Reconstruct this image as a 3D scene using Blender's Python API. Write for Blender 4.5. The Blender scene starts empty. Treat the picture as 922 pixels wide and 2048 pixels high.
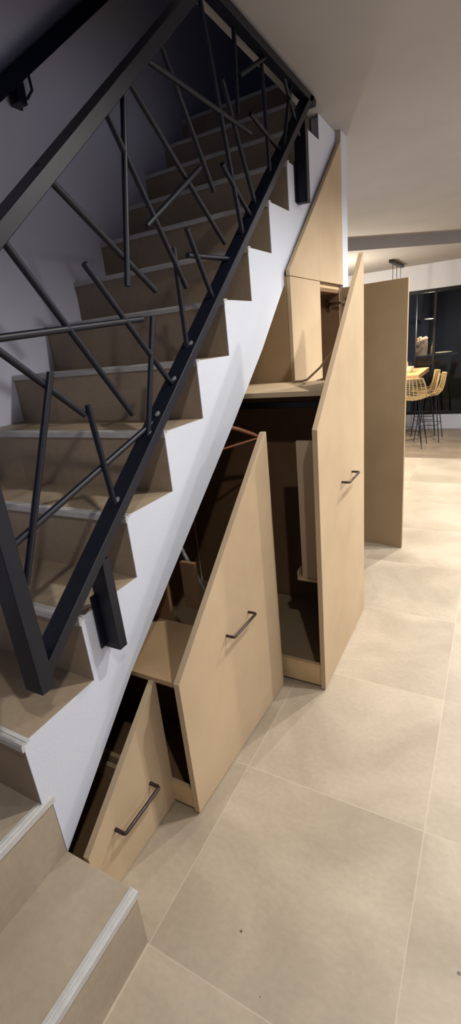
import bpy, bmesh, math, random
from mathutils import Vector, Matrix
random.seed(4)
SC = bpy.context.scene
COL = SC.collection
H, T = 0.19, 0.2297            # riser height, tread depth
CEIL = 2.39
XL = -0.92                     # stair side wall
FD = -0.45                     # floor of the sunken dining area
YW = 8.727                     # dining end wall

# ------------------------------------------------------------ materials
def new_mat(name):
    m = bpy.data.materials.new(name); m.use_nodes = True
    nt = m.node_tree; b = nt.nodes['Principled BSDF']
    return m, nt, b
def N(nt, typ, **kw):
    n = nt.nodes.new(typ)
    for k, v in kw.items():
        if k in ('operation', 'blend_type', 'data_type', 'noise_dimensions'): setattr(n, k, v)
    return n
def mottled(name, c1, c2, rough=.6, scale=3., detail=6., bump=.0, bscale=200., spec=.3, metallic=0., stretch=(1, 1, 1)):
    m, nt, b = new_mat(name); L = nt.links.new
    geo = nt.nodes.new('ShaderNodeNewGeometry')
    mp = nt.nodes.new('ShaderNodeMapping'); mp.inputs['Scale'].default_value = stretch
    L(geo.outputs['Position'], mp.inputs['Vector'])
    no = nt.nodes.new('ShaderNodeTexNoise'); no.inputs['Scale'].default_value = scale; no.inputs['Detail'].default_value = detail
    no.inputs['Roughness'].default_value = .6
    L(mp.outputs['Vector'], no.inputs['Vector'])
    r = nt.nodes.new('ShaderNodeValToRGB'); r.color_ramp.elements[0].position = .33; r.color_ramp.elements[1].position = .67
    r.color_ramp.elements[0].color = (*c1, 1); r.color_ramp.elements[1].color = (*c2, 1)
    L(no.outputs['Fac'], r.inputs['Fac']); L(r.outputs['Color'], b.inputs['Base Color'])
    b.inputs['Roughness'].default_value = rough; b.inputs['Specular IOR Level'].default_value = spec
    b.inputs['Metallic'].default_value = metallic
    if bump:
        n2 = nt.nodes.new('ShaderNodeTexNoise'); n2.inputs['Scale'].default_value = bscale; n2.inputs['Detail'].default_value = 3
        L(geo.outputs['Position'], n2.inputs['Vector'])
        bp = nt.nodes.new('ShaderNodeBump'); bp.inputs['Strength'].default_value = bump; bp.inputs['Distance'].default_value = .002
        L(n2.outputs['Fac'], bp.inputs['Height']); L(bp.outputs['Normal'], b.inputs['Normal'])
    return m

def tile_mat(name, c1, c2, grout, jx=None, jy=None, sx=.5656, sy=.5656, gw=.0035, rough=.45, specks=()):
    """stone-look porcelain with joints on the world grid; jx / jy = one joint position per axis"""
    m, nt, b = new_mat(name); L = nt.links.new
    geo = nt.nodes.new('ShaderNodeNewGeometry')
    sep = nt.nodes.new('ShaderNodeSeparateXYZ'); L(geo.outputs['Position'], sep.inputs[0])
    def math_(op, a, bb):
        n = nt.nodes.new('ShaderNodeMath'); n.operation = op
        for i, v in enumerate((a, bb)):
            if v is None: continue
            if isinstance(v, (int, float)): n.inputs[i].default_value = v
            else: L(v, n.inputs[i])
        return n.outputs[0]
    # big soft clouds + fine grain
    n1 = nt.nodes.new('ShaderNodeTexNoise'); n1.inputs['Scale'].default_value = 1.7; n1.inputs['Detail'].default_value = 7; n1.inputs['Roughness'].default_value = .58
    n1.inputs['Distortion'].default_value = .6
    mp = nt.nodes.new('ShaderNodeMapping'); mp.inputs['Scale'].default_value = (1, 1.3, 1)
    L(geo.outputs['Position'], mp.inputs['Vector'])
    masks = []; ids = []
    for out, j, s in ((sep.outputs['X'], jx, sx), (sep.outputs['Y'], jy, sy)):
        if j is None: continue
        u = math_('DIVIDE', math_('SUBTRACT', out, j), s)
        fr = math_('FRACT', u, None)
        d = math_('MINIMUM', fr, math_('SUBTRACT', 1.0, fr))
        masks.append(math_('LESS_THAN', d, gw / 2 / s))
        ids.append(math_('FLOOR', u, None))
    # each tile samples the clouds at its own offset, so shading breaks at the joints
    off = nt.nodes.new('ShaderNodeCombineXYZ')
    if ids:
        L(math_('MULTIPLY', ids[0], 7.3), off.inputs['X'])
        if len(ids) > 1: L(math_('MULTIPLY', ids[1], 5.1), off.inputs['Y'])
    add = nt.nodes.new('ShaderNodeVectorMath'); add.operation = 'ADD'
    L(mp.outputs['Vector'], add.inputs[0]); L(off.outputs[0], add.inputs[1])
    L(add.outputs[0], n1.inputs['Vector'])
    r = nt.nodes.new('ShaderNodeValToRGB'); r.color_ramp.elements[0].position = .34; r.color_ramp.elements[1].position = .66
    r.color_ramp.elements[0].color = (*c1, 1); r.color_ramp.elements[1].color = (*c2, 1)
    L(n1.outputs['Fac'], r.inputs['Fac'])
    n3 = nt.nodes.new('ShaderNodeTexNoise'); n3.inputs['Scale'].default_value = 55; n3.inputs['Detail'].default_value = 4
    L(add.outputs[0], n3.inputs['Vector'])
    mg = nt.nodes.new('ShaderNodeMix'); mg.data_type = 'RGBA'; mg.blend_type = 'MULTIPLY'; mg.inputs[0].default_value = .22
    L(r.outputs['Color'], mg.inputs[6]); L(n3.outputs['Fac'], mg.inputs[7])
    col = mg.outputs[2]
    if masks:
        msk = masks[0]
        if len(masks) > 1: msk = math_('MAXIMUM', masks[0], masks[1])
        mx = nt.nodes.new('ShaderNodeMix'); mx.data_type = 'RGBA'
        L(math_('MULTIPLY', msk, .3), mx.inputs[0]); L(col, mx.inputs[6]); mx.inputs[7].default_value = (*grout, 1)
        col = mx.outputs[2]
        bp = nt.nodes.new('ShaderNodeBump'); bp.inputs['Strength'].default_value = .25; bp.inputs['Distance'].default_value = .002; bp.invert = True
        L(msk, bp.inputs['Height']); L(bp.outputs['Normal'], b.inputs['Normal'])
    for sx_, sy_, sr_ in specks:           # small chips in the tile
        vd = nt.nodes.new('ShaderNodeVectorMath'); vd.operation = 'DISTANCE'
        L(geo.outputs['Position'], vd.inputs[0]); vd.inputs[1].default_value = (sx_, sy_, 0)
        mx = nt.nodes.new('ShaderNodeMix'); mx.data_type = 'RGBA'
        L(math_('LESS_THAN', vd.outputs['Value'], sr_), mx.inputs[0]); L(col, mx.inputs[6]); mx.inputs[7].default_value = (.10, .085, .065, 1)
        col = mx.outputs[2]
    L(col, b.inputs['Base Color'])
    b.inputs['Roughness'].default_value = rough; b.inputs['Specular IOR Level'].default_value = .35
    return m

M = {}
M['floor'] = tile_mat('floor_tile', (.35, .292, .218), (.53, .452, .352), (.60, .54, .45), jx=.2292, jy=.0206, specks=((.425, .143, .0035), (.906, .28, .004), (.52, .05, .0015)))
M['floor2'] = tile_mat('dining_tile', (.30, .24, .18), (.42, .34, .26), (.35, .3, .25), jx=.2292, jy=.0206)
M['step'] = tile_mat('step_tile', (.31, .24, .165), (.40, .315, .22), (.44, .37, .28), jx=-.165, sx=.527, gw=.003)
M['step_low'] = tile_mat('low_step_tile', (.35, .29, .215), (.45, .38, .29), (.44, .37, .28), jy=-1.2, sy=1.3, gw=.003)
M['white'] = mottled('white_plaster', (.56, .60, .685), (.60, .64, .72), rough=.85, scale=2, bump=.15, bscale=120, spec=.1)
M['wall'] = mottled('side_wall_paint', (.60, .62, .76), (.64, .66, .80), rough=.9, scale=2, bump=.15, bscale=120, spec=.1)
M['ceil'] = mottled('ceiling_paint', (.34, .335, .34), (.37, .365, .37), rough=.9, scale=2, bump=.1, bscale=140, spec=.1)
M['trim'] = mottled('nosing_trim', (.44, .44, .43), (.52, .52, .51), rough=.4, scale=30, spec=.5)
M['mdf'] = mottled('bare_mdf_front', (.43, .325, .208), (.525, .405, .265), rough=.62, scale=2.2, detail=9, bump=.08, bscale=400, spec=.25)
M['mdf_in'] = mottled('bare_mdf_in_shade', (.17, .10, .052), (.22, .132, .07), rough=.75, scale=3, detail=8, bump=.08, bscale=400, spec=.15)  # same board as the fronts, shade of the interior put into its colour
M['mdf_half_shade'] = mottled('bare_mdf_half_shade', (.30, .20, .11), (.37, .25, .14), rough=.75, scale=3, detail=8, bump=.08, bscale=400, spec=.15)  # same board again, darkened less where the interior is better lit
M['mdf_edge'] = mottled('mdf_cut_edge', (.50, .37, .21), (.58, .43, .25), rough=.7, scale=20, spec=.2)
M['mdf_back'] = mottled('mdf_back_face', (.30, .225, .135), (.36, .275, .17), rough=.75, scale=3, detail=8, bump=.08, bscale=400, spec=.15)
M['black'] = mottled('black_powder_coat', (.003, .005, .012), (.005, .007, .016), rough=.42, scale=60, bump=.1, bscale=900, spec=.35)
M['handle'] = mottled('dark_bronze_handle', (.035, .025, .024), (.05, .036, .033), rough=.35, scale=50, spec=.5, metallic=.4)
M['screw'] = mottled('grey_zinc', (.34, .36, .38), (.42, .44, .46), rough=.35, scale=80, spec=.6, metallic=.6)
M['steel'] = mottled('bright_steel', (.5, .5, .52), (.6, .6, .62), rough=.25, scale=80, metallic=1.)
M['rail_dark'] = mottled('black_clothes_rail', (.006, .006, .007), (.01, .01, .011), rough=.5, scale=50)
M['hanger'] = mottled('reddish_beech', (.20, .085, .04), (.26, .11, .055), rough=.45, scale=25, stretch=(1, 1, 6))
M['rattan'] = mottled('pale_rattan', (.55, .40, .20), (.70, .53, .29), rough=.6, scale=60)
M['oak'] = mottled('table_oak', (.48, .31, .14), (.58, .39, .19), rough=.45, scale=5, stretch=(6, 1, 1))
M['ceramic'] = mottled('cream_ceramic', (.75, .70, .58), (.8, .75, .63), rough=.3, scale=10)
M['dark_frame'] = mottled('anthracite_frame', (.006, .007, .009), (.008, .009, .012), rough=.4, scale=20)
M['night'] = mottled('night_render', (.018, .022, .032), (.028, .033, .045), rough=.9, scale=2)
M['terrace'] = mottled('terrace_paving', (.02, .022, .028), (.03, .032, .04), rough=.8, scale=3)
M['backplate'] = mottled('reflected_wall_grey', (.07, .085, .13), (.09, .105, .15), rough=.9, scale=2)
M['paper'] = mottled('kraft_paper', (.55, .40, .28), (.68, .52, .38), rough=.8, scale=6)
M['bread'] = mottled('pink_paper_wrap', (.62, .38, .28), (.75, .52, .42), rough=.8, scale=12)
M['leaf'] = mottled('dark_leaf', (.03, .05, .02), (.05, .08, .03), rough=.7, scale=20)
def glass_mat():
    m, nt, b = new_mat('window_glass')
    nt.nodes.remove(b); L = nt.links.new
    out = nt.nodes['Material Output']
    tr = nt.nodes.new('ShaderNodeBsdfTransparent'); tr.inputs[0].default_value = (.72, .76, .80, 1)
    gl = nt.nodes.new('ShaderNodeBsdfGlossy'); gl.inputs['Roughness'].default_value = .02; gl.inputs[0].default_value = (.9, .92, 1, 1)
    fr = nt.nodes.new('ShaderNodeFresnel'); fr.inputs['IOR'].default_value = 1.3
    no = nt.nodes.new('ShaderNodeTexNoise'); no.inputs['Scale'].default_value = 1.5
    mx = nt.nodes.new('ShaderNodeMixShader'); L(fr.outputs[0], mx.inputs[0]); L(tr.outputs[0], mx.inputs[1]); L(gl.outputs[0], mx.inputs[2])
    L(mx.outputs[0], out.inputs[0]); return m
M['glass'] = glass_mat()
def emit(name, c, s):
    m, nt, b = new_mat(name); b.inputs['Base Color'].default_value = (*c, 1)
    b.inputs['Emission Color'].default_value = (*c, 1); b.inputs['Emission Strength'].default_value = s
    return m
M['bulb'] = emit('lit_lamp_disc', (1, .72, .4), 3)

# ------------------------------------------------------------ mesh helpers
def box(bm, x0, x1, y0, y1, z0, z1, bev=0., rot=None):
    vs = [bm.verts.new((x, y, z)) for x in (x0, x1) for y in (y0, y1) for z in (z0, z1)]
    idx = [(0, 1, 3, 2), (4, 6, 7, 5), (0, 4, 5, 1), (2, 3, 7, 6), (0, 2, 6, 4), (1, 5, 7, 3)]
    fs = [bm.faces.new([vs[i] for i in f]) for f in idx]
    if rot: bmesh.ops.transform(bm, matrix=rot, verts=vs)
    if bev:
        es = list({e for f in fs for e in f.edges})
        bmesh.ops.bevel(bm, geom=es, offset=bev, segments=2, affect='EDGES', profile=.5)
    return vs
def prism(bm, pts, ax, a0, a1, bev=0.):
    """extrude a polygon given in the two other axes, along axis ax from a0 to a1"""
    def P(p, a):
        q = list(p); q.insert(ax, a); return q
    A = [bm.verts.new(P(p, a0)) for p in pts]; B = [bm.verts.new(P(p, a1)) for p in pts]
    fs = [bm.faces.new(A), bm.faces.new(list(reversed(B)))]
    n = len(pts)
    for i in range(n): fs.append(bm.faces.new([A[i], B[i], B[(i + 1) % n], A[(i + 1) % n]]))
    if bev:
        es = list({e for f in fs for e in f.edges})
        bmesh.ops.bevel(bm, geom=es, offset=bev, segments=1, affect='EDGES')
def tube(bm, pts, r, n=12, closed=False):
    pts = [Vector(p) for p in pts]; rings = []
    up = None
    for i, p in enumerate(pts):
        a = pts[i - 1] if i else (pts[-1] if closed else None)
        b = pts[i + 1] if i < len(pts) - 1 else (pts[0] if closed else None)
        t = ((b - a) if (a is not None and b is not None) else (b - p if b is not None else p - a)).normalized()
        if up is None:
            up = t.orthogonal().normalized()
        up = (up - t * up.dot(t)).normalized()
        s = t.cross(up)
        rr = r[i] if isinstance(r, (list, tuple)) else r
        rings.append([bm.verts.new(p + (up * math.cos(2 * math.pi * k / n) + s * math.sin(2 * math.pi * k / n)) * rr) for k in range(n)])
    m = len(rings)
    for i in range(m if closed else m - 1):
        A, B = rings[i], rings[(i + 1) % m]
        for k in range(n): bm.faces.new([A[k], A[(k + 1) % n], B[(k + 1) % n], B[k]])
    if not closed:
        bm.faces.new(list(reversed(rings[0]))); bm.faces.new(rings[-1])
def lathe(bm, prof, c=(0, 0, 0), n=24):
    c = Vector(c); rings = []
    for r, z in prof:
        rings.append([bm.verts.new(c + Vector((max(r, 1e-4) * math.cos(2 * math.pi * k / n), max(r, 1e-4) * math.sin(2 * math.pi * k / n), z))) for k in range(n)])
    for A, B in zip(rings, rings[1:]):
        for k in range(n): bm.faces.new([A[k], A[(k + 1) % n], B[(k + 1) % n], B[k]])
    bm.faces.new(list(reversed(rings[0]))); bm.faces.new(rings[-1])
def obj(name, fn, mat, parent=None, smooth=False):
    bm = bmesh.new(); fn(bm)
    bmesh.ops.recalc_face_normals(bm, faces=bm.faces)
    if parent is not None:
        off = Vector((0, 0, 0)); p = parent
        while p is not None: off += p.location; p = p.parent
        bmesh.ops.translate(bm, vec=-off, verts=bm.verts)
    me = bpy.data.meshes.new(name); bm.to_mesh(me); bm.free()
    if smooth:
        for p in me.polygons: p.use_smooth = True
        try: me.set_sharp_from_angle(angle=math.radians(40))
        except Exception: pass
    for mm in (mat if isinstance(mat, (list, tuple)) else [mat]): me.materials.append(mm)
    o = bpy.data.objects.new(name, me); COL.objects.link(o)
    if parent is not None: o.parent = parent
    return o
def empty(name, loc, label, cat, group=None):
    o = bpy.data.objects.new(name, None); COL.objects.link(o); o.location = loc; o.empty_display_size = .1
    o['label'] = label; o['category'] = cat
    if group: o['group'] = group
    return o
def tag(o, label, cat, group=None):
    o['label'] = label; o['category'] = cat
    if group: o['group'] = group
    return o
def struct(name, fn, mat, label=None):
    o = obj(name, fn, mat); o['kind'] = 'structure'
    o['label'] = label or name.replace('_', ' '); o['category'] = name.split('_')[0]
    return o
BX = lambda *a, **k: (lambda bm: box(bm, *a, **k))
SP = [(.0255, .187), (.361, .494), (1.146, 1.094), (1.445, 1.335), (1.778, 1.640), (2.68, 2.366)]
def soff(y):                                # lower edge line of the white stringer
    for (a, b), (c, d) in zip(SP, SP[1:]):
        if y <= c or (c, d) == SP[-1]: return b + (d - b) * (y - a) / (c - a)

# ------------------------------------------------------------ setting
struct('floor', BX(-4.5, 3.6, -3.0, 4.86, -.5, 0), M['floor'], 'beige stone look floor tiles of the hallway beside the stairs')
struct('floor_dining', BX(-4.5, 3.6, 4.86, YW, FD - .1, FD), M['floor2'], 'tiled floor of the dining area under the stools')
YO = 2.53                                   # upper landing starts here
def ceiling(bm):
    A, B = (-.83, 5.9), (.35, 6.9)
    sl = (B[1] - A[1]) / (B[0] - A[0])
    yr = A[1] + sl * (3.6 - A[0]); yl = A[1] + sl * (-4.5 - A[0])
    yr = min(yr, YW)
    xr = A[0] + (YW - A[1]) / sl
    prism(bm, [(-.053, -3), (3.6, -3), (3.6, YW), (xr, YW), (-4.5, yl), (-4.5, 2.75), (-.053, 2.75)], 2, CEIL, 2.64)
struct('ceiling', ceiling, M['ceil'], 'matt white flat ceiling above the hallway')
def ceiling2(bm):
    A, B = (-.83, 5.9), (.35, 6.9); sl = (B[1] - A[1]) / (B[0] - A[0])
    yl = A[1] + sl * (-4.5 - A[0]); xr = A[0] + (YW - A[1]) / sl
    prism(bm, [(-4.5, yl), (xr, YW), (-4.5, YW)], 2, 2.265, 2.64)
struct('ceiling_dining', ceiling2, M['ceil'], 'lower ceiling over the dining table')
struct('wall_left', BX(XL - .15, XL, -3.0, 4.2, -.1, 5.0), M['wall'], 'plain bluish white wall along the left of the stairs')
struct('wall_back', BX(XL, 3.6, -3.12, -3.0, -.1, 5.0), M['wall'])
struct('wall_right', BX(3.6, 3.72, -3.0, YW, -.5, 2.64), M['wall'])
struct('wall_dining_left', BX(-4.62, -4.5, 2.75, YW, -.5, 2.64), M['wall'])
struct('wall_cupboard_end', lambda bm: (box(bm, -.10, .03, 2.588, 2.705, 0, CEIL), box(bm, XL, -.10, 2.62, 2.705, 0, CEIL)), M['white'],
       'white plastered wall end beside the cupboard')
struct('wall_dining_side', BX(-4.5, XL, 2.64, 2.75, 0, 2.64), M['wall'])
struct('floor_landing', lambda bm: (box(bm, XL, -.0535, YO + .061, 2.749, CEIL, 14 * H), box(bm, XL, -.0535, 2.749, 4.2, 2.642, 14 * H)), M['step'], 'upper landing at the top of the stairs')
struct('wall_upper', BX(XL, 3.6, 4.2, 4.35, 2.64, 5.0), M['wall'])
struct('ceiling_upper', BX(XL, 3.6, -3.0, 4.35, 5.0, 5.1), M['ceil'])
def door_up(bm):
    box(bm, -.62, -.02, 4.15, 4.2, 14 * H, 14 * H + 2.0)
    box(bm, -.55, -.09, 4.14, 4.152, 14 * H + .15, 14 * H + .95, bev=.004)
    box(bm, -.55, -.09, 4.14, 4.152, 14 * H + 1.1, 14 * H + 1.88, bev=.004)
du = struct('door_1', door_up, M['dark_frame'], 'dark door at the top of the stairs')

# end wall of the dining area with a wide dark window
WX0, WX1, WZ0, WZ1 = -2.6, 1.9, -.195, 1.88
def wall_far(bm):
    box(bm, -4.5, WX0, YW, YW + .2, FD - .1, 2.64)
    box(bm, WX1, 3.6, YW, YW + .2, FD - .1, 2.64)
    box(bm, WX0, WX1, YW, YW + .2, WZ1, 2.64)
    box(bm, WX0, WX1, YW, YW + .2, FD - .1, WZ0)
struct('wall_far', wall_far, M['white'], 'white wall around the dark dining window')
struct('baseboard_far', BX(-4.5, 3.6, YW - .015, YW, FD, FD + .09, bev=.003), M['white'], 'white skirting under the dining window')
wr = bpy.data.objects.new('window_1', None); COL.objects.link(wr); wr.location = (0, YW, WZ0)
wr['kind'] = 'structure'; wr['label'] = 'wide black framed window at night behind the dining table'; wr['category'] = 'window'
def wframe(bm):
    for a in ((WX0, WX1, WZ0, WZ0 + .05), (WX0, WX1, WZ1 - .05, WZ1)): box(bm, a[0], a[1], YW + .01, YW + .09, a[2], a[3], bev=.003)
    for x in (WX0 + .025, -.115, WX1 - .025): box(bm, x - .022, x + .022, YW + .008, YW + .092, WZ0, WZ1, bev=.003)
obj('window_frame', wframe, M['dark_frame'], wr)
obj('window_pane', lambda bm: (box(bm, WX0 + .05, -.137, YW + .045, YW + .051, WZ0 + .05, WZ1 - .05), box(bm, -.093, WX1 - .05, YW + .045, YW + .051, WZ0 + .05, WZ1 - .05)), M['glass'], wr)
# backdrop built beyond the glass
struct('floor_terrace', BX(-4.5, 4.5, YW + .2, 14, FD - .1, FD), M['terrace'], 'dark terrace beyond the window')
struct('wall_terrace', BX(-4.5, 4.5, 13.0, 13.2, FD, 4), M['night'], 'night dark wall beyond the window')
struct('trim_terrace', BX(-1.1, -.62, 10.2, 10.35, FD, 2.2), M['backplate'], 'grey pier built behind the pane to imitate a reflected wall')  # a wall reflected in the glass, imitated by a grey slab

# ------------------------------------------------------------ staircase
st = empty('staircase', (0, 0, 0), 'straight tiled staircase with white stepped side rising along the left wall', 'staircase')
NOSE = [(.012, 0), (-.004, 0), (-.007, -.003), (-.007, -.016), (0, -.018), (0, -.004), (.003, .0015), (.006, -.0005), (.009, .002), (.012, 0.0015)]
def nosing_x(k):          # profile in y,z extruded along x
    y0, z0 = (k - 3) * T, k * H
    return lambda bm: (prism(bm, [(y0 - .008, z0 - .017), (y0 + .0, z0 - .017), (y0 + .0, z0 + .0), (y0 + .016, z0 + .0), (y0 + .016, z0 + .003), (y0 + .006, z0 + .004), (y0 + .005, z0 + .002), (y0 + .003, z0 + .002), (y0 + .002, z0 + .004), (y0 - .005, z0 + .003), (y0 - .008, z0 - .002)], 0, XL + .001, .004 if z0 < CEIL else -.05))
# two low steps climbed sideways, then the straight flight
s1 = obj('step', BX(XL + .001, .2254, -2.6, .0252, 0, H, bev=.0015), M['step_low'], st)
obj('nosing', lambda bm: prism(bm, [(.2254 + .006, H - .016), (.2254, H - .016), (.2254, H), (.2254 - .016, H), (.2254 - .016, H + .003), (.2254 - .006, H + .004), (.2254 - .004, H + .002), (.2254 - .002, H + .004), (.2254 + .004, H + .003), (.2254 + .006, H)], 1, -2.6, .0262), M['trim'], s1)
s2 = obj('step', BX(XL + .001, 0, -2.0, .0245, H, 2 * H, bev=.0015), M['step_low'], st)
obj('nosing', lambda bm: prism(bm, [(.006, 2 * H - .016), (0, 2 * H - .016), (0, 2 * H), (-.016, 2 * H), (-.016, 2 * H + .003), (-.006, 2 * H + .004), (-.004, 2 * H + .002), (-.002, 2 * H + .004), (.004, 2 * H + .003), (.006, 2 * H)], 1, -2.0, .03), M['trim'], s2)
for k in range(3, 15):
    y0 = (k - 3) * T; x1 = -.0032 if k * H < CEIL else -.0535
    def stp(bm, k=k, y0=y0, x1=x1):
        # riser slab + tread slab in one L-shaped block
        if k == 14: prism(bm, [(y0, (k - 1) * H), (y0, k * H), (y0 + .06, k * H), (y0 + .06, (k - 1) * H)], 0, XL + .001, x1, bev=.0012); return
        prism(bm, [(y0, (k - 1) * H), (y0, k * H), (y0 + T + .03, k * H), (y0 + T + .03, k * H - .03), (y0 + .03, k * H - .03), (y0 + .03, (k - 1) * H)], 0, XL + .001, x1)
    s = obj('step', stp, M['step'], st)
    obj('nosing', nosing_x(k), M['trim'], s)
def stringer(bm):
    for e, xa, xb in ((0, -.003, 0.), (.0355, -.05, -.003)):      # plaster skin up to the tiles, body kept behind them
        P = [(.0255, soff(.0255) - .002), (.0255, 2 * H - e * .2), (e, 2 * H - e * .2)]
        k = 3
        while k * H < CEIL:
            P += [((k - 3) * T + e, k * H - e), ((k - 2) * T + e, k * H - e)]; k += 1
        P += [((k - 3) * T + e, CEIL - .0006), (2.68 + (CEIL - 2.366) / .805, CEIL - .0006)] + [(a, b) for a, b in reversed(SP[1:])]
        prism(bm, P, 0, xa, xb)
obj('stringer', stringer, M['white'], st)
def soffit(bm):
    y0, y1 = .0255, 2.60
    Q = SP[:-1] + [(2.54, soff(2.54))]
    prism(bm, [(a, b + .004) for a, b in Q] + [(a, b + .05) for a, b in reversed(Q)], 0, XL + .002, -.051)
obj('soffit', soffit, M['mdf_in'], st)

# ------------------------------------------------------------ railing
rl = empty('stair_railing', (.0275, .06, .69), 'black metal balustrade of crossing round bars fixed to the white stair side', 'railing')
def fl(f, y): return f + .827 * y
XI, XO = 0.0, .055
YP0, YP1 = .045, .080
def bot_rail(bm): prism(bm, [(YP0, fl(.652, YP0)), (YP0, fl(.687, YP0)), (2.135, 2.375), (2.135, fl(.652, 2.135))][:2] + [((2.375 - .687) / .827 + .0, 2.375), ((2.375 - .652) / .827, 2.375)], 0, XI, XO, bev=.0015)
obj('bottom_rail', bot_rail, M['black'], rl)
def top_rail(bm):
    prism(bm, [(YP0, fl(1.405, YP0)), (YP0, fl(1.445, YP0)), ((2.372 - 1.445) / .827, 2.372), ((2.372 - 1.405) / .827, 2.372)], 0, XI, XO, bev=.0015)
obj('top_rail', top_rail, M['black'], rl)
obj('newel_post', BX(XI - .0006, XO + .0006, YP0 - .0012, YP1, fl(.652, YP0) - .0008, fl(1.43, YP1), bev=.0015), M['black'], rl)
obj('ceiling_rail', BX(.015, XO, 1.08, 2.10, 2.343, 2.372, bev=.0015), M['black'], rl)
for y0, y1, z0 in ((.289, .318, .638), (1.933, 1.971, 1.944)):
    p = obj('support_post', BX(.001, XO, y0, y1, z0, fl(.66, y0), bev=.0015), M['black'], rl)
    obj('mounting_plate', BX(.0005, .006, y0 - .016, y0 + .001, z0 + .004, z0 + .16, bev=.001), M['black'], p)
BARS = [((.216, 1.623), (.521, 1.222)), ((.085, 1.421), (.622, 1.457)), ((.085, 1.477), (.360, 1.249)), ((.279, 1.353), (.091, .935)),
 ((.367, 1.270), (.395, .993)), ((.670, 1.462), (.567, 1.140)), ((.080, 1.023), (.618, 1.186)), ((.442, 1.576), (.722, 1.271)),
 ((.365, 1.748), (.712, 1.530)), ((.685, 1.985), (.583, 1.535)), ((.595, 1.915), (.860, 1.543)), ((.700, 1.685), (1.016, 1.882)),
 ((.713, 2.005), (1.148, 1.694)), ((.795, 2.068), (1.409, 2.070)), ((.877, 2.145), (1.104, 1.838)), ((1.105, 2.345), (1.284, 1.706)),
 ((1.232, 2.170), (1.445, 1.815)), ((1.163, 1.924), (1.388, 1.782)), ((1.346, 2.35), (1.328, 2.104)), ((1.590, 2.352), (1.347, 2.215)),
 ((1.561, 2.350), (1.588, 1.928)), ((1.840, 2.350), (1.708, 2.070)), ((1.434, 2.138), (1.771, 2.077)), ((1.766, 2.350), (1.919, 2.194)),
 ((.900, 1.635), (1.240, 1.652)), ((.898, 1.705), (1.019, 1.508)), ((.829, 1.648), (.836, 1.36))]
for i, (a, b) in enumerate(BARS):
    dx = .004 if i % 2 else -.004           # crossing bars pass in front of / behind each other
    if i in (0, 3, 4, 10): dx = .004
    bar = obj('baluster', lambda bm, a=a, b=b, dx=dx: tube(bm, [(.0275 + dx, *a), (.0275 + dx, *b)], .0078, n=14), M['black'], rl, smooth=True)
    if (b[0], b[1]) in ((.722, 1.271), (.836, 1.36), (.618, 1.186), (.567, 1.140), (.395, .993)):
        yy = b[0] + .008; zz = fl(.687, yy)
        ang = math.atan(.827)
        R_ = Matrix.Translation((.0275 + .006, yy, zz)) @ Matrix.Rotation(ang, 4, 'X')
        def cap(bm, R_=R_):
            lathe(bm, [(.0065, -.002), (.0065, .0022), (.004, .0036)], n=12)
            bmesh.ops.scale(bm, vec=(1, 1.5, 1), verts=bm.verts)
            bmesh.ops.transform(bm, matrix=R_, verts=bm.verts)
        c = obj('screw_cap', cap, M['screw'], rl, smooth=True); c['label'] = 'grey screw cap'

# wall handrail, upper left
hr = empty('wall_handrail', (-.87, 1.2, 2.36), 'black square handrail on the left wall, going up beside the stairs', 'handrail')
def g(y, f=.0): return 2.352 + f + .80 * (y - 1.12)
obj('rail', lambda bm: prism(bm, [(.6, g(.6, -.03)), (.6, g(.6, .045)), (2.9, g(2.9, .045)), (2.9, g(2.9, -.03))], 0, -.90, -.85, bev=.002), M['black'], hr)
def bracket(bm):
    box(bm, XL + .0005, XL + .012, 1.215, 1.265, 2.345, 2.44, bev=.002)
    tube(bm, [(XL + .01, 1.26, 2.39), (XL + .012, 1.30, 2.395), (-.885, 1.31, 2.42), (-.88, 1.30, 2.48)], .006, n=8)
    box(bm, XL + .01, -.862, 1.205, 1.25, 2.345, 2.44, bev=.002)
obj('bracket', bracket, M['black'], hr)

# ------------------------------------------------------------ cupboard under the stairs (fixed carcass)
cb = empty('under_stair_cupboard', (-.4, 1.9, 0), 'tall bare fibreboard cupboard built in under the top of the stairs, its door open', 'cupboard')
zT = 1.629
def upA(bm): prism(bm, [(1.735, zT), (1.735, soff(1.78) + .03), (1.79, soff(1.79)), (2.152, soff(2.152) + .002), (2.152, zT)], 0, .012, .030, bev=.0008)
def upper_l(bm):   # left upper panel, cut to the slope of the stair side
    prism(bm, [(1.73, zT), (1.73, soff(1.73) + .035), (2.151, soff(2.151) + .035), (2.151, zT)], 0, .001, .018, bev=.0006)
def upper_r(bm):
    prism(bm, [(2.1535, zT), (2.1535, soff(2.1535) + .035), (2.586, CEIL - .001), (2.586, zT)], 0, .001, .018, bev=.0006)
XF = .03
S = (.8739 - XF) / .8739
def slope_in(y):   # slope line of the stair side carried to the plane of the fronts
    return 1.3765 + (soff((y + .4653) / S - .4653) - 1.3765) * S
ytop = (CEIL - 1.3765) / S + 1.3765
def up_l(bm): prism(bm, [(1.728, zT), (1.728, slope_in(1.728)), (2.151, slope_in(2.151)), (2.151, zT)], 0, XF - .018, XF, bev=.0006)
def up_r(bm): prism(bm, [(2.1525, zT), (2.1525, slope_in(2.1525)), (2.578, min(slope_in(2.578), CEIL - .001)), (2.586, CEIL - .001), (2.586, zT)], 0, XF - .018, XF, bev=.0006)
obj('upper_panel', up_l, M['mdf'], cb); obj('upper_panel', up_r, M['mdf'], cb)
obj('front_panel', BX(XF - .018, XF, 1.728, 2.152, 1.14, zT - .003, bev=.0008), M['mdf'], cb)
def side_near(bm):
    prism(bm, [(-.88, 1.14), (.0112, 1.14), (.0112, zT), (-.003, zT), (-.003, soff(1.728) - .01), (-.88, soff(1.728) - .01)], 1, 1.729, 1.745)
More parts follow.
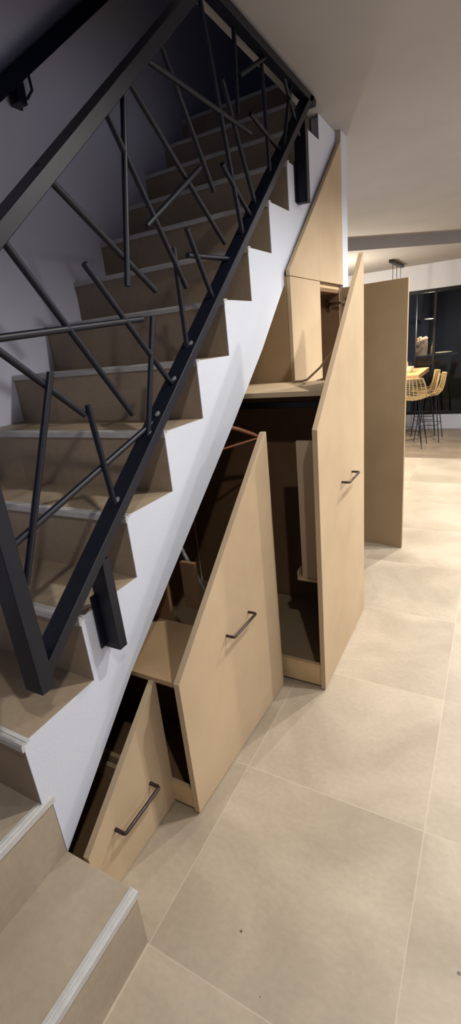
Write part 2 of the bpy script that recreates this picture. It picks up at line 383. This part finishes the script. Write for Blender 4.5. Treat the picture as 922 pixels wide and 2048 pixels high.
obj('bottom_board', BX(-.88, .011, 1.746, 2.139, 1.141, 1.159), M['mdf_in'], cb)
obj('side_panel', side_near, M['mdf_half_shade'], cb)
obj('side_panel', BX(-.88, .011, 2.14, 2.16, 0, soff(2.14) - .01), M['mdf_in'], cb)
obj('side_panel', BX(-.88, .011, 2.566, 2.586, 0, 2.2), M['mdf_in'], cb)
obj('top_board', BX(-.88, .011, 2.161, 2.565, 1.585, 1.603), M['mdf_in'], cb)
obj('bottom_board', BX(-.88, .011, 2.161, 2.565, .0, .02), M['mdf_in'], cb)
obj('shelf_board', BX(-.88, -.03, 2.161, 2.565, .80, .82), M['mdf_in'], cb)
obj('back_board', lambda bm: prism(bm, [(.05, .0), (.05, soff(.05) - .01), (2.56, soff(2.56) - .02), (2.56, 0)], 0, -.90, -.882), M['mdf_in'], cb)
def top_rail_fr(bm): box(bm, -.02, .010, 2.161, 2.565, 1.604, 1.628)
obj('front_rail', top_rail_fr, M['mdf_edge'], cb)
# the open door, swung out to a right angle
hx, hy, ox, oy = .032, 2.548, .414, 2.495
dd = Vector((ox - hx, oy - hy, 0)); wd = dd.length; dd.normalize(); ang = math.atan2(dd.y, dd.x)
Rd = Matrix.Translation((hx, hy, 0)) @ Matrix.Rotation(ang, 4, 'Z')
def door(bm): box(bm, 0, wd, 0, .019, .005, 1.612, bev=.0008, rot=None); bmesh.ops.transform(bm, matrix=Rd, verts=bm.verts)
dr = obj('door', door, M['mdf_back'], cb); dr['label'] = 'open cupboard door seen from its inner side'
for hz in (1.53, .14):
    def hinge(bm, hz=hz):
        lathe(bm, [(.0175, 0), (.0175, .0035), (.012, .0045)], n=20)
        bmesh.ops.rotate(bm, matrix=Matrix.Rotation(math.radians(90), 3, 'X'), verts=bm.verts)
        bmesh.ops.translate(bm, vec=(.045, 0, hz), verts=bm.verts)
        box(bm, .025, .075, -.003, 0, hz - .028, hz + .028, bev=.001)
        tube(bm, [(.045, -.006, hz), (.015, -.02, hz), (-.02, -.02, hz), (-.05, -.006, hz)], .008, n=8)
        box(bm, -.10, -.03, -.012, .0, hz - .012, hz + .012, bev=.002)
        box(bm, -.085, -.065, -.012, -.001, hz - .03, hz + .03, bev=.002)
        bmesh.ops.transform(bm, matrix=Rd, verts=bm.verts)
    h = obj('hinge', hinge, M['steel'], dr, smooth=True); h['label'] = 'nickel concealed cup hinge'

# ------------------------------------------------------------ pull-out units
def handle(name, p0, p1, face, parent, out=.030, r=.0048):
    """square-cornered bar handle between two (y,z) fixings; face(y) = x of the front there"""
    a = Vector((face(p0[0]), *p0)); b = Vector((face(p1[0]), *p1)); o = Vector((out, 0, 0))
    def fn(bm):
        c = .006
        d = (b - a).normalized()
        tube(bm, [a - o * .02, a + o * .8, a + o * .95 + d * c * .3, a + o + d * c, b + o - d * c, b + o * .95 - d * c * .3, b + o * .8, b - o * .02], r, n=10)
    return obj(name, fn, M['handle'], parent, smooth=True)

# low unit
d1 = empty('pull_out_unit', (-.3, .2, 0), 'smallest pulled-out triangular fibreboard drawer, lowest beside the bottom step', 'drawer', None)
P1 = [(.030, .004), (.376, .004), (.382, .483), (.030, .192)]
obj('front_panel', lambda bm: prism(bm, P1, 0, .051, .070, bev=.0008), M['mdf'], d1)
handle('handle', (.128, .178), (.281, .178), lambda y: .070, d1, out=.034, r=.0055)
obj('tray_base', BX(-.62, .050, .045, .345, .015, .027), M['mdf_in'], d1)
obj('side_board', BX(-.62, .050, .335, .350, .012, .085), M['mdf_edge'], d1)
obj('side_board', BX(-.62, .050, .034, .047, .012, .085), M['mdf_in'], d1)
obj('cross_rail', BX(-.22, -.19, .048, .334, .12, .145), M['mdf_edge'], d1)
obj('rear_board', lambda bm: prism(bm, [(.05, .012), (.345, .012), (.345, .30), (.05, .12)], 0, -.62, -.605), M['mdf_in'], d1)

# middle unit, its front stands a little askew
d2 = empty('pull_out_unit', (-.2, .7, 0), 'middle pulled-out tall triangular fibreboard drawer front with dark handle', 'drawer', None)
f2 = lambda y: .168 + (.190 - .168) * (y - .365) / .645
def p2(bm):
    P = [(.365, .006), (1.008, .006), (1.012, 1.075), (.997, 1.075), (.365, .497)]
    A = [bm.verts.new((f2(y) - .019, y, z)) for y, z in P]; B = [bm.verts.new((f2(y), y, z)) for y, z in P]
    n = len(P); bm.faces.new(A); bm.faces.new(list(reversed(B)))
    for i in range(n): bm.faces.new([A[i], B[i], B[(i + 1) % n], A[(i + 1) % n]])
    bmesh.ops.bevel(bm, geom=list(bm.edges), offset=.0008, segments=1, affect='EDGES')
obj('front_panel', p2, M['mdf'], d2)
handle('handle', (.625, .493), (.775, .493), f2, d2)
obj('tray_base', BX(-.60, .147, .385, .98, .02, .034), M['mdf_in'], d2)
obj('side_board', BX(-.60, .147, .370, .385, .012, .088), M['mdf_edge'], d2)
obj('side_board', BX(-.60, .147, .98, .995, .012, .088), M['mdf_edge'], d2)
obj('shelf', BX(-.60, .147, .374, .640, .474, .490), M['mdf_half_shade'], d2)
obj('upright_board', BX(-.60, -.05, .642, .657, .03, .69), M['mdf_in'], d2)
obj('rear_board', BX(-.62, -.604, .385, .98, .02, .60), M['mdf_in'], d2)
def bracket2(bm):
    box(bm, -.04, .02, .72, .735, .50, .68); box(bm, .02, .14, .72, .90, .50, .515); box(bm, .02, .14, .885, .90, .515, .60)
obj('divider_board', bracket2, M['mdf_in'], d2)
def strut(bm):
    tube(bm, [(-.085, .80, .685), (-.02, .80, .56)], .008, n=10); tube(bm, [(-.02, .80, .56), (.06, .80, .405)], .005, n=8)
    tube(bm, [(-.09, .80, .695), (-.08, .80, .675)], .010, n=8)
s_ = obj('gas_strut', strut, M['screw'], d2, smooth=True); s_['label'] = 'grey gas strut'

# tall unit
d3 = empty('pull_out_unit', (0, 1.35, 0), 'tallest pulled-out fibreboard drawer, pointed front farthest up the stairs', 'drawer', None)
P3 = [(1.037, .006), (1.695, .006), (1.703, 1.664), (1.692, 1.664), (1.045, 1.073)]
obj('front_panel', lambda bm: prism(bm, P3, 0, .343, .362, bev=.0008), M['mdf'], d3)
handle('handle', (1.325, .806), (1.480, .806), lambda y: .362, d3, out=.032)
obj('tray_base', BX(-.60, .342, 1.065, 1.645, .022, .036), M['mdf_back'], d3)
obj('side_board', BX(-.60, .342, 1.048, 1.064, .012, .110), M['mdf_edge'], d3)
obj('side_panel', BX(-.60, .342, 1.646, 1.661, .012, 1.153), M['mdf_in'], d3)
obj('rear_board', BX(-.62, -.604, 1.064, 1.646, .012, 1.153), M['mdf_in'], d3)
sh = obj('shelf', BX(-.60, .342, 1.285, 1.660, 1.154, 1.174, bev=.0008), M['mdf'], d3)
obj('clothes_rail', BX(-.603, .343, 1.385, 1.400, 1.096, 1.122, bev=.002), M['rail_dark'], d3)
rk = obj('side_rack', BX(.206, .342, 1.243, 1.258, .392, .990, bev=.0006), M['mdf'], d3); rk['label'] = 'pale narrow rack board behind the drawer front'
def ledge(bm): box(bm, .186, .342, 1.236, 1.33, .380, .391); box(bm, .186, .191, 1.236, 1.33, .392, .424)
obj('ledge', ledge, M['mdf_edge'], d3)
def cord(bm):
    P = [Vector(p) for p in ((.06, 1.615, 1.180), (.105, 1.615, 1.180), (.133, 1.61, 1.186), (.197, 1.60, 1.235), (.269, 1.60, 1.316), (.343, 1.60, 1.40))]
    tube(bm, P, .0050, n=8)
c_ = obj('strap', cord, M['mdf_back'], d3, smooth=True); c_['label'] = 'thin brown cord'

# wooden coat hanger on the clothes rail
def hanger(bm):
    E = Vector((.027, 1.30, .991)); B = Vector((-.084, 1.15, .972)); d = (B - E).normalized()
    F = E + d * .40; mid = (E + F) / 2; T_ = mid + Vector((0, 0, .11))
    tube(bm, [E, E.lerp(T_, .15) + Vector((0, 0, .004)), E.lerp(T_, .5) + Vector((0, 0, .006)), T_, F.lerp(T_, .5) + Vector((0, 0, .006)), F.lerp(T_, .15) + Vector((0, 0, .004)), F], [.006, .008, .009, .010, .009, .008, .006], n=10)
    tube(bm, [E, F], .0045, n=8)
    k = [T_ + Vector((0, 0, z)) for z in (0, .03)]
    for i in range(7):
        t_ = math.pi * (i / 6); k.append(T_ + Vector((0, .0 + .018 * (1 - math.cos(t_)) , .03 + .018 * math.sin(t_))))
    tube(bm, k, .002, n=6)
tag(obj('coat_hanger', hanger, M['hanger'], smooth=True), 'reddish wooden coat hanger hanging in the dark under the stairs', 'coat hanger')

# ------------------------------------------------------------ dining area
tb = empty('dining_table', (-.65, 7.95, FD), 'high oak dining table lit by the lamp, half hidden behind the cupboard door', 'table')
obj('tabletop', BX(-1.15, -.15, 7.30, 8.58, .575, .640, bev=.004), M['oak'], tb)
for x, y in ((-1.0, 7.6), (-.50, 7.6), (-1.0, 8.3), (-.50, 8.3)):
    obj('leg', BX(x - .03, x + .03, y - .03, y + .03, FD, .574, bev=.003), M['black'], tb)
def bowl(bm): lathe(bm, [(.05, 0), (.055, .004), (.075, .05), (.078, .085), (.073, .085), (.068, .05), (.045, .012)], c=(-.375, 7.85, .641))
tag(obj('planter_bowl', bowl, M['ceramic'], smooth=True), 'cream bowl standing on the high oak table', 'bowl')
def vase(bm): lathe(bm, [(.03, 0), (.045, .05), (.04, .12), (.02, .17), (.024, .2), (.018, .2), (.015, .17)], c=(-.50, 8.3, .641))
tag(obj('vase', vase, M['ceramic'], smooth=True), 'slender cream vase on the oak table behind the bowl', 'vase')

def make_stool(label):
    r = empty('bar_stool', (0, 0, 0), label, 'bar stool', 'rattan bar stools around the high table')
    # shell: woven bucket, lines run over seat and up the back (stool faces +Y)
    def prof(t):      # centre profile: front of seat -> back top
        pts = [(.20, .735), (.10, .715), (-.02, .71), (-.12, .725), (-.18, .79), (-.205, .88), (-.22, .98), (-.228, 1.05)]
        f = t * (len(pts) - 1); i = min(int(f), len(pts) - 2); u = f - i
        return pts[i][0] * (1 - u) + pts[i + 1][0] * u, pts[i][1] * (1 - u) + pts[i + 1][1] * u
    def surf(s, t):   # s in -1..1 across
        y, z = prof(t); w = .20 + .02 * math.sin(math.pi * min(1, t * 1.1)) - .03 * max(0, t - .8) / .2
        curl = .075 * s * s
        if t < .5: z += curl * (0.4 + t)
        else: y += curl * 1.1; z += curl * (1 - t) * .6
        return Vector((s * w, y, z))
    def rim(bm):
        P = [surf(-1 + .1 * i, 1) for i in range(21)] + [surf(1, 1 - .05 * i) for i in range(1, 20)] + [surf(1 - .1 * i, 0) for i in range(21)] + [surf(-1, .05 * i) for i in range(1, 20)]
        tube(bm, P, .009, n=6, closed=True)
    obj('shell_rim', rim, M['rattan'], r, smooth=True)
    def weave(bm):
        for j in range(1, 8): tube(bm, [surf(-1 + .25 * j, .04 * i) for i in range(26)], .0045, n=5)
        for j in range(1, 26): tube(bm, [surf(-1 + .2 * i, j / 26) for i in range(11)], .0035, n=4)
    w = obj('woven_shell', weave, M['rattan'], r, smooth=True)
    for sx in (-1, 1):
        for sy in (-1, 1):
            obj('leg', lambda bm: (tube(bm, [(sx * .11, sy * .10, .715), (sx * .20, sy * .19, .0)], .007, n=6), tube(bm, [(sx * .07, sy * .10, .712), (sx * .195, sy * .19, .03)], .004, n=5)), M['black'], r, smooth=True)
    def ring(bm):
        P = [Vector((a * .166, b * .156, .27)) for a, b in ((-1, -1), (1, -1), (1, 1), (-1, 1))]
        tube(bm, P, .005, n=5, closed=True)
    obj('footrest', ring, M['black'], r, smooth=True)
    return r
def copy_tree(o, parent=None):
    c = o.copy(); COL.objects.link(c); c.parent = parent
    for ch in list(o.children): copy_tree(ch, c)
    return c
stool = make_stool('pale rattan bar stool seen from behind at the near end of the table')
stool.location = (-.235, 7.34, FD); stool.rotation_euler.z = math.radians(-4)
for (x, y, a, lb) in ((-.035, 7.80, 88, 'nearer of two pale rattan bar stools along the right side of the table'),
                      (-.175, 8.28, 96, 'farther of two pale rattan bar stools along the right side of the table')):
    c = copy_tree(stool); c.location = (x, y, FD); c.rotation_euler.z = math.radians(a); c['label'] = lb

# pendant on its ceiling canopy
pl = empty('pendant_lamp', (-.59, 7.83, 2.264), 'black bar shaped ceiling lamp with three cables over the dining table', 'lamp')
obj('ceiling_canopy', BX(-.62, -.56, 7.36, 8.32, 2.222, 2.264, bev=.006), M['dark_frame'], pl)
for y in (7.52, 7.84, 8.16):
    cbl = obj('cable', lambda bm: tube(bm, [(-.59, y, 2.223), (-.59, y, 1.45)], .0045, n=6), M['black'], pl)
    shd = obj('lamp_shade', lambda bm: lathe(bm, [(.012, .10), (.03, .09), (.10, .0), (.095, 0.0), (.027, .085), (.01, .09)], c=(-.59, y, 1.35)), M['dark_frame'], pl, smooth=True)
    obj('bulb', lambda bm: lathe(bm, [(.004, .085), (.016, .075), (.020, .062), (.014, .05), (.004, .045)], c=(-.59, y, 1.35)), M['bulb'], shd, smooth=True)

# added behind the pane for images in the glass: counter, bag, lit lamp
ct = empty('counter_in_glass', (-.4, 10.6, FD), 'dark counter with grey top behind the window pane', 'counter')
obj('countertop', BX(-.95, .13, 10.4, 10.9, .68, .72, bev=.004), M['terrace'], ct)
obj('body', BX(-.85, .05, 10.45, 10.85, FD, .679, bev=.004), M['dark_frame'], ct)
def bag(bm):
    vs = box(bm, -.66, -.44, 10.55, 10.70, .721, 1.02)
    for v in bm.verts:
        if v.co.z > 1: v.co.x = -.55 + (v.co.x + .55) * .92; v.co.z += .02 if v.co.x > -.55 else -.01
    bmesh.ops.subdivide_edges(bm, edges=list(bm.edges), cuts=3, use_grid_fill=True)
    for v in bm.verts: v.co += Vector([random.uniform(-.006, .006) for _ in range(3)]) if v.co.z > .74 else Vector()
bg = empty('paper_bag', (-.55, 10.62, .721), 'crumpled kraft paper bag standing on the dark counter', 'bag')
obj('bag_body', bag, M['paper'], bg)
def wrap(bm):
    for i in range(5):
        m = bmesh.ops.create_icosphere(bm, subdivisions=2, radius=.045, matrix=Matrix.Translation((-.62 + .035 * i, 10.62, 1.035 + .02 * math.sin(i * 2.1))))
    for v in bm.verts: v.co += Vector([random.uniform(-.006, .006) for _ in range(3)])
obj('contents', wrap, M['bread'], bg)
def bottle(bm): lathe(bm, [(.03, 0), (.034, .02), (.034, .14), (.014, .19), (.013, .23), (.018, .235), (.018, .25)], c=(-.335, 10.6, .721))
tag(obj('bottle', bottle, M['oak'], smooth=True), 'brown bottle beside the paper bag', 'bottle')
def plate(bm): lathe(bm, [(.06, 0), (.12, .02), (.17, .035), (.165, .04), (.1, .024), (.02, .02)], c=(-.12, 10.6, .721))
tag(obj('dish', plate, M['ceramic'], smooth=True), 'wide shallow dish on the right end of the dark counter', 'dish')
ol = empty('hanging_lamp', (-.40, 10.6, 1.5), 'dark round hanging lamp with glowing underside beyond the glass', 'lamp')
obj('lamp_shade', lambda bm: lathe(bm, [(.008, .22), (.05, .20), (.09, .06), (.125, .0), (.118, .0), (.08, .055), (.02, .1)], c=(-.40, 10.6, 1.43)), M['dark_frame'], ol, smooth=True)
obj('bulb', lambda bm: lathe(bm, [(.02, .02), (.105, .012), (.105, .004), (.02, .0)], c=(-.40, 10.6, 1.42)), M['bulb'], ol, smooth=True)
obj('cable', lambda bm: tube(bm, [(-.40, 10.6, 1.64), (-.40, 10.6, 3.2)], .005, n=6), M['black'], ol)
def pict(bm): box(bm, .0, .62, 12.93, 12.99, 1.0, 2.05, bev=.006)
tag(obj('wall_panel', pict, M['dark_frame']), 'large black rectangular panel on the dark wall beyond the window', 'panel')

# ------------------------------------------------------------ light
def spot(loc, power, size=158, blend=.6, col=(1, .95, .88), rad=.03, target=None):
    d = bpy.data.lights.new('ceiling_spot', 'SPOT'); d.energy = power; d.spot_size = math.radians(size); d.spot_blend = blend
    d.color = col; d.shadow_soft_size = rad
    o = bpy.data.objects.new('ceiling_spot', d); COL.objects.link(o); o.location = loc
    return o
def point(loc, power, col, rad=.05):
    d = bpy.data.lights.new('lamp_or_fill', 'POINT'); d.energy = power; d.color = col; d.shadow_soft_size = rad
    o = bpy.data.objects.new('lamp_or_fill', d); COL.objects.link(o); o.location = loc; return o
for x, y, w in ((1.17, -.4, 78), (1.17, 1.24, 155), (1.17, 2.8, 250), (1.17, 4.3, 460), (2.6, 2.8, 330), (2.6, 1.2, 60)):
    spot((x, y, 2.37), w)
for y in (7.52, 7.84, 8.16): point((-.59, y, 1.38), 45, (1, .74, .42), .03)
spot((.6, 6.2, 2.2), 90, col=(1, .85, .65))
point((-1.6, 6.6, 1.5), 300, (1, .86, .66), .1)  # added unseen fill that brightens the dining ceiling, no lamp stands here
point((-.40, 10.5, 1.36), 55, (1, .78, .5), .04)
# added bluish fill from behind the camera, tints the stair wall
a = bpy.data.lights.new('blue_fill', 'AREA'); a.shape = 'RECTANGLE'; a.size = 1.6; a.size_y = 2.0; a.energy = 7; a.color = (.42, .52, 1)
ao = bpy.data.objects.new('blue_fill', a); COL.objects.link(ao); ao.location = (1.2, -2.95, 1.3); ao.rotation_euler = (math.radians(72), 0, math.radians(18))

w = bpy.data.worlds.new('world'); SC.world = w; w.use_nodes = True
w.node_tree.nodes['Background'].inputs[0].default_value = (.01, .013, .022, 1); w.node_tree.nodes['Background'].inputs[1].default_value = 1

# ------------------------------------------------------------ camera
Rm = ((0.8774420437, 0.4696344383, -0.0976675701), (-0.0792337891, 0.3427113058, 0.9360934609), (-0.4730935072, 0.8136291878, -0.3379202246))
cam = bpy.data.cameras.new('camera'); co = bpy.data.objects.new('camera', cam); COL.objects.link(co)
rot = Matrix((Rm[0], Rm[1], tuple(-v for v in Rm[2]))).transposed()
co.matrix_world = Matrix.Translation((.87394, -.46535, 1.3765)) @ rot.to_4x4()
cam.sensor_fit = 'HORIZONTAL'; cam.sensor_width = 36; cam.lens = 941.34 / 922 * 36; cam.clip_start = .02
SC.camera = co
SC.view_settings.view_transform = 'Standard'; SC.view_settings.look = 'None'; SC.view_settings.gamma = 1
SC.view_settings.use_curve_mapping = False; SC.view_settings.exposure = -.75
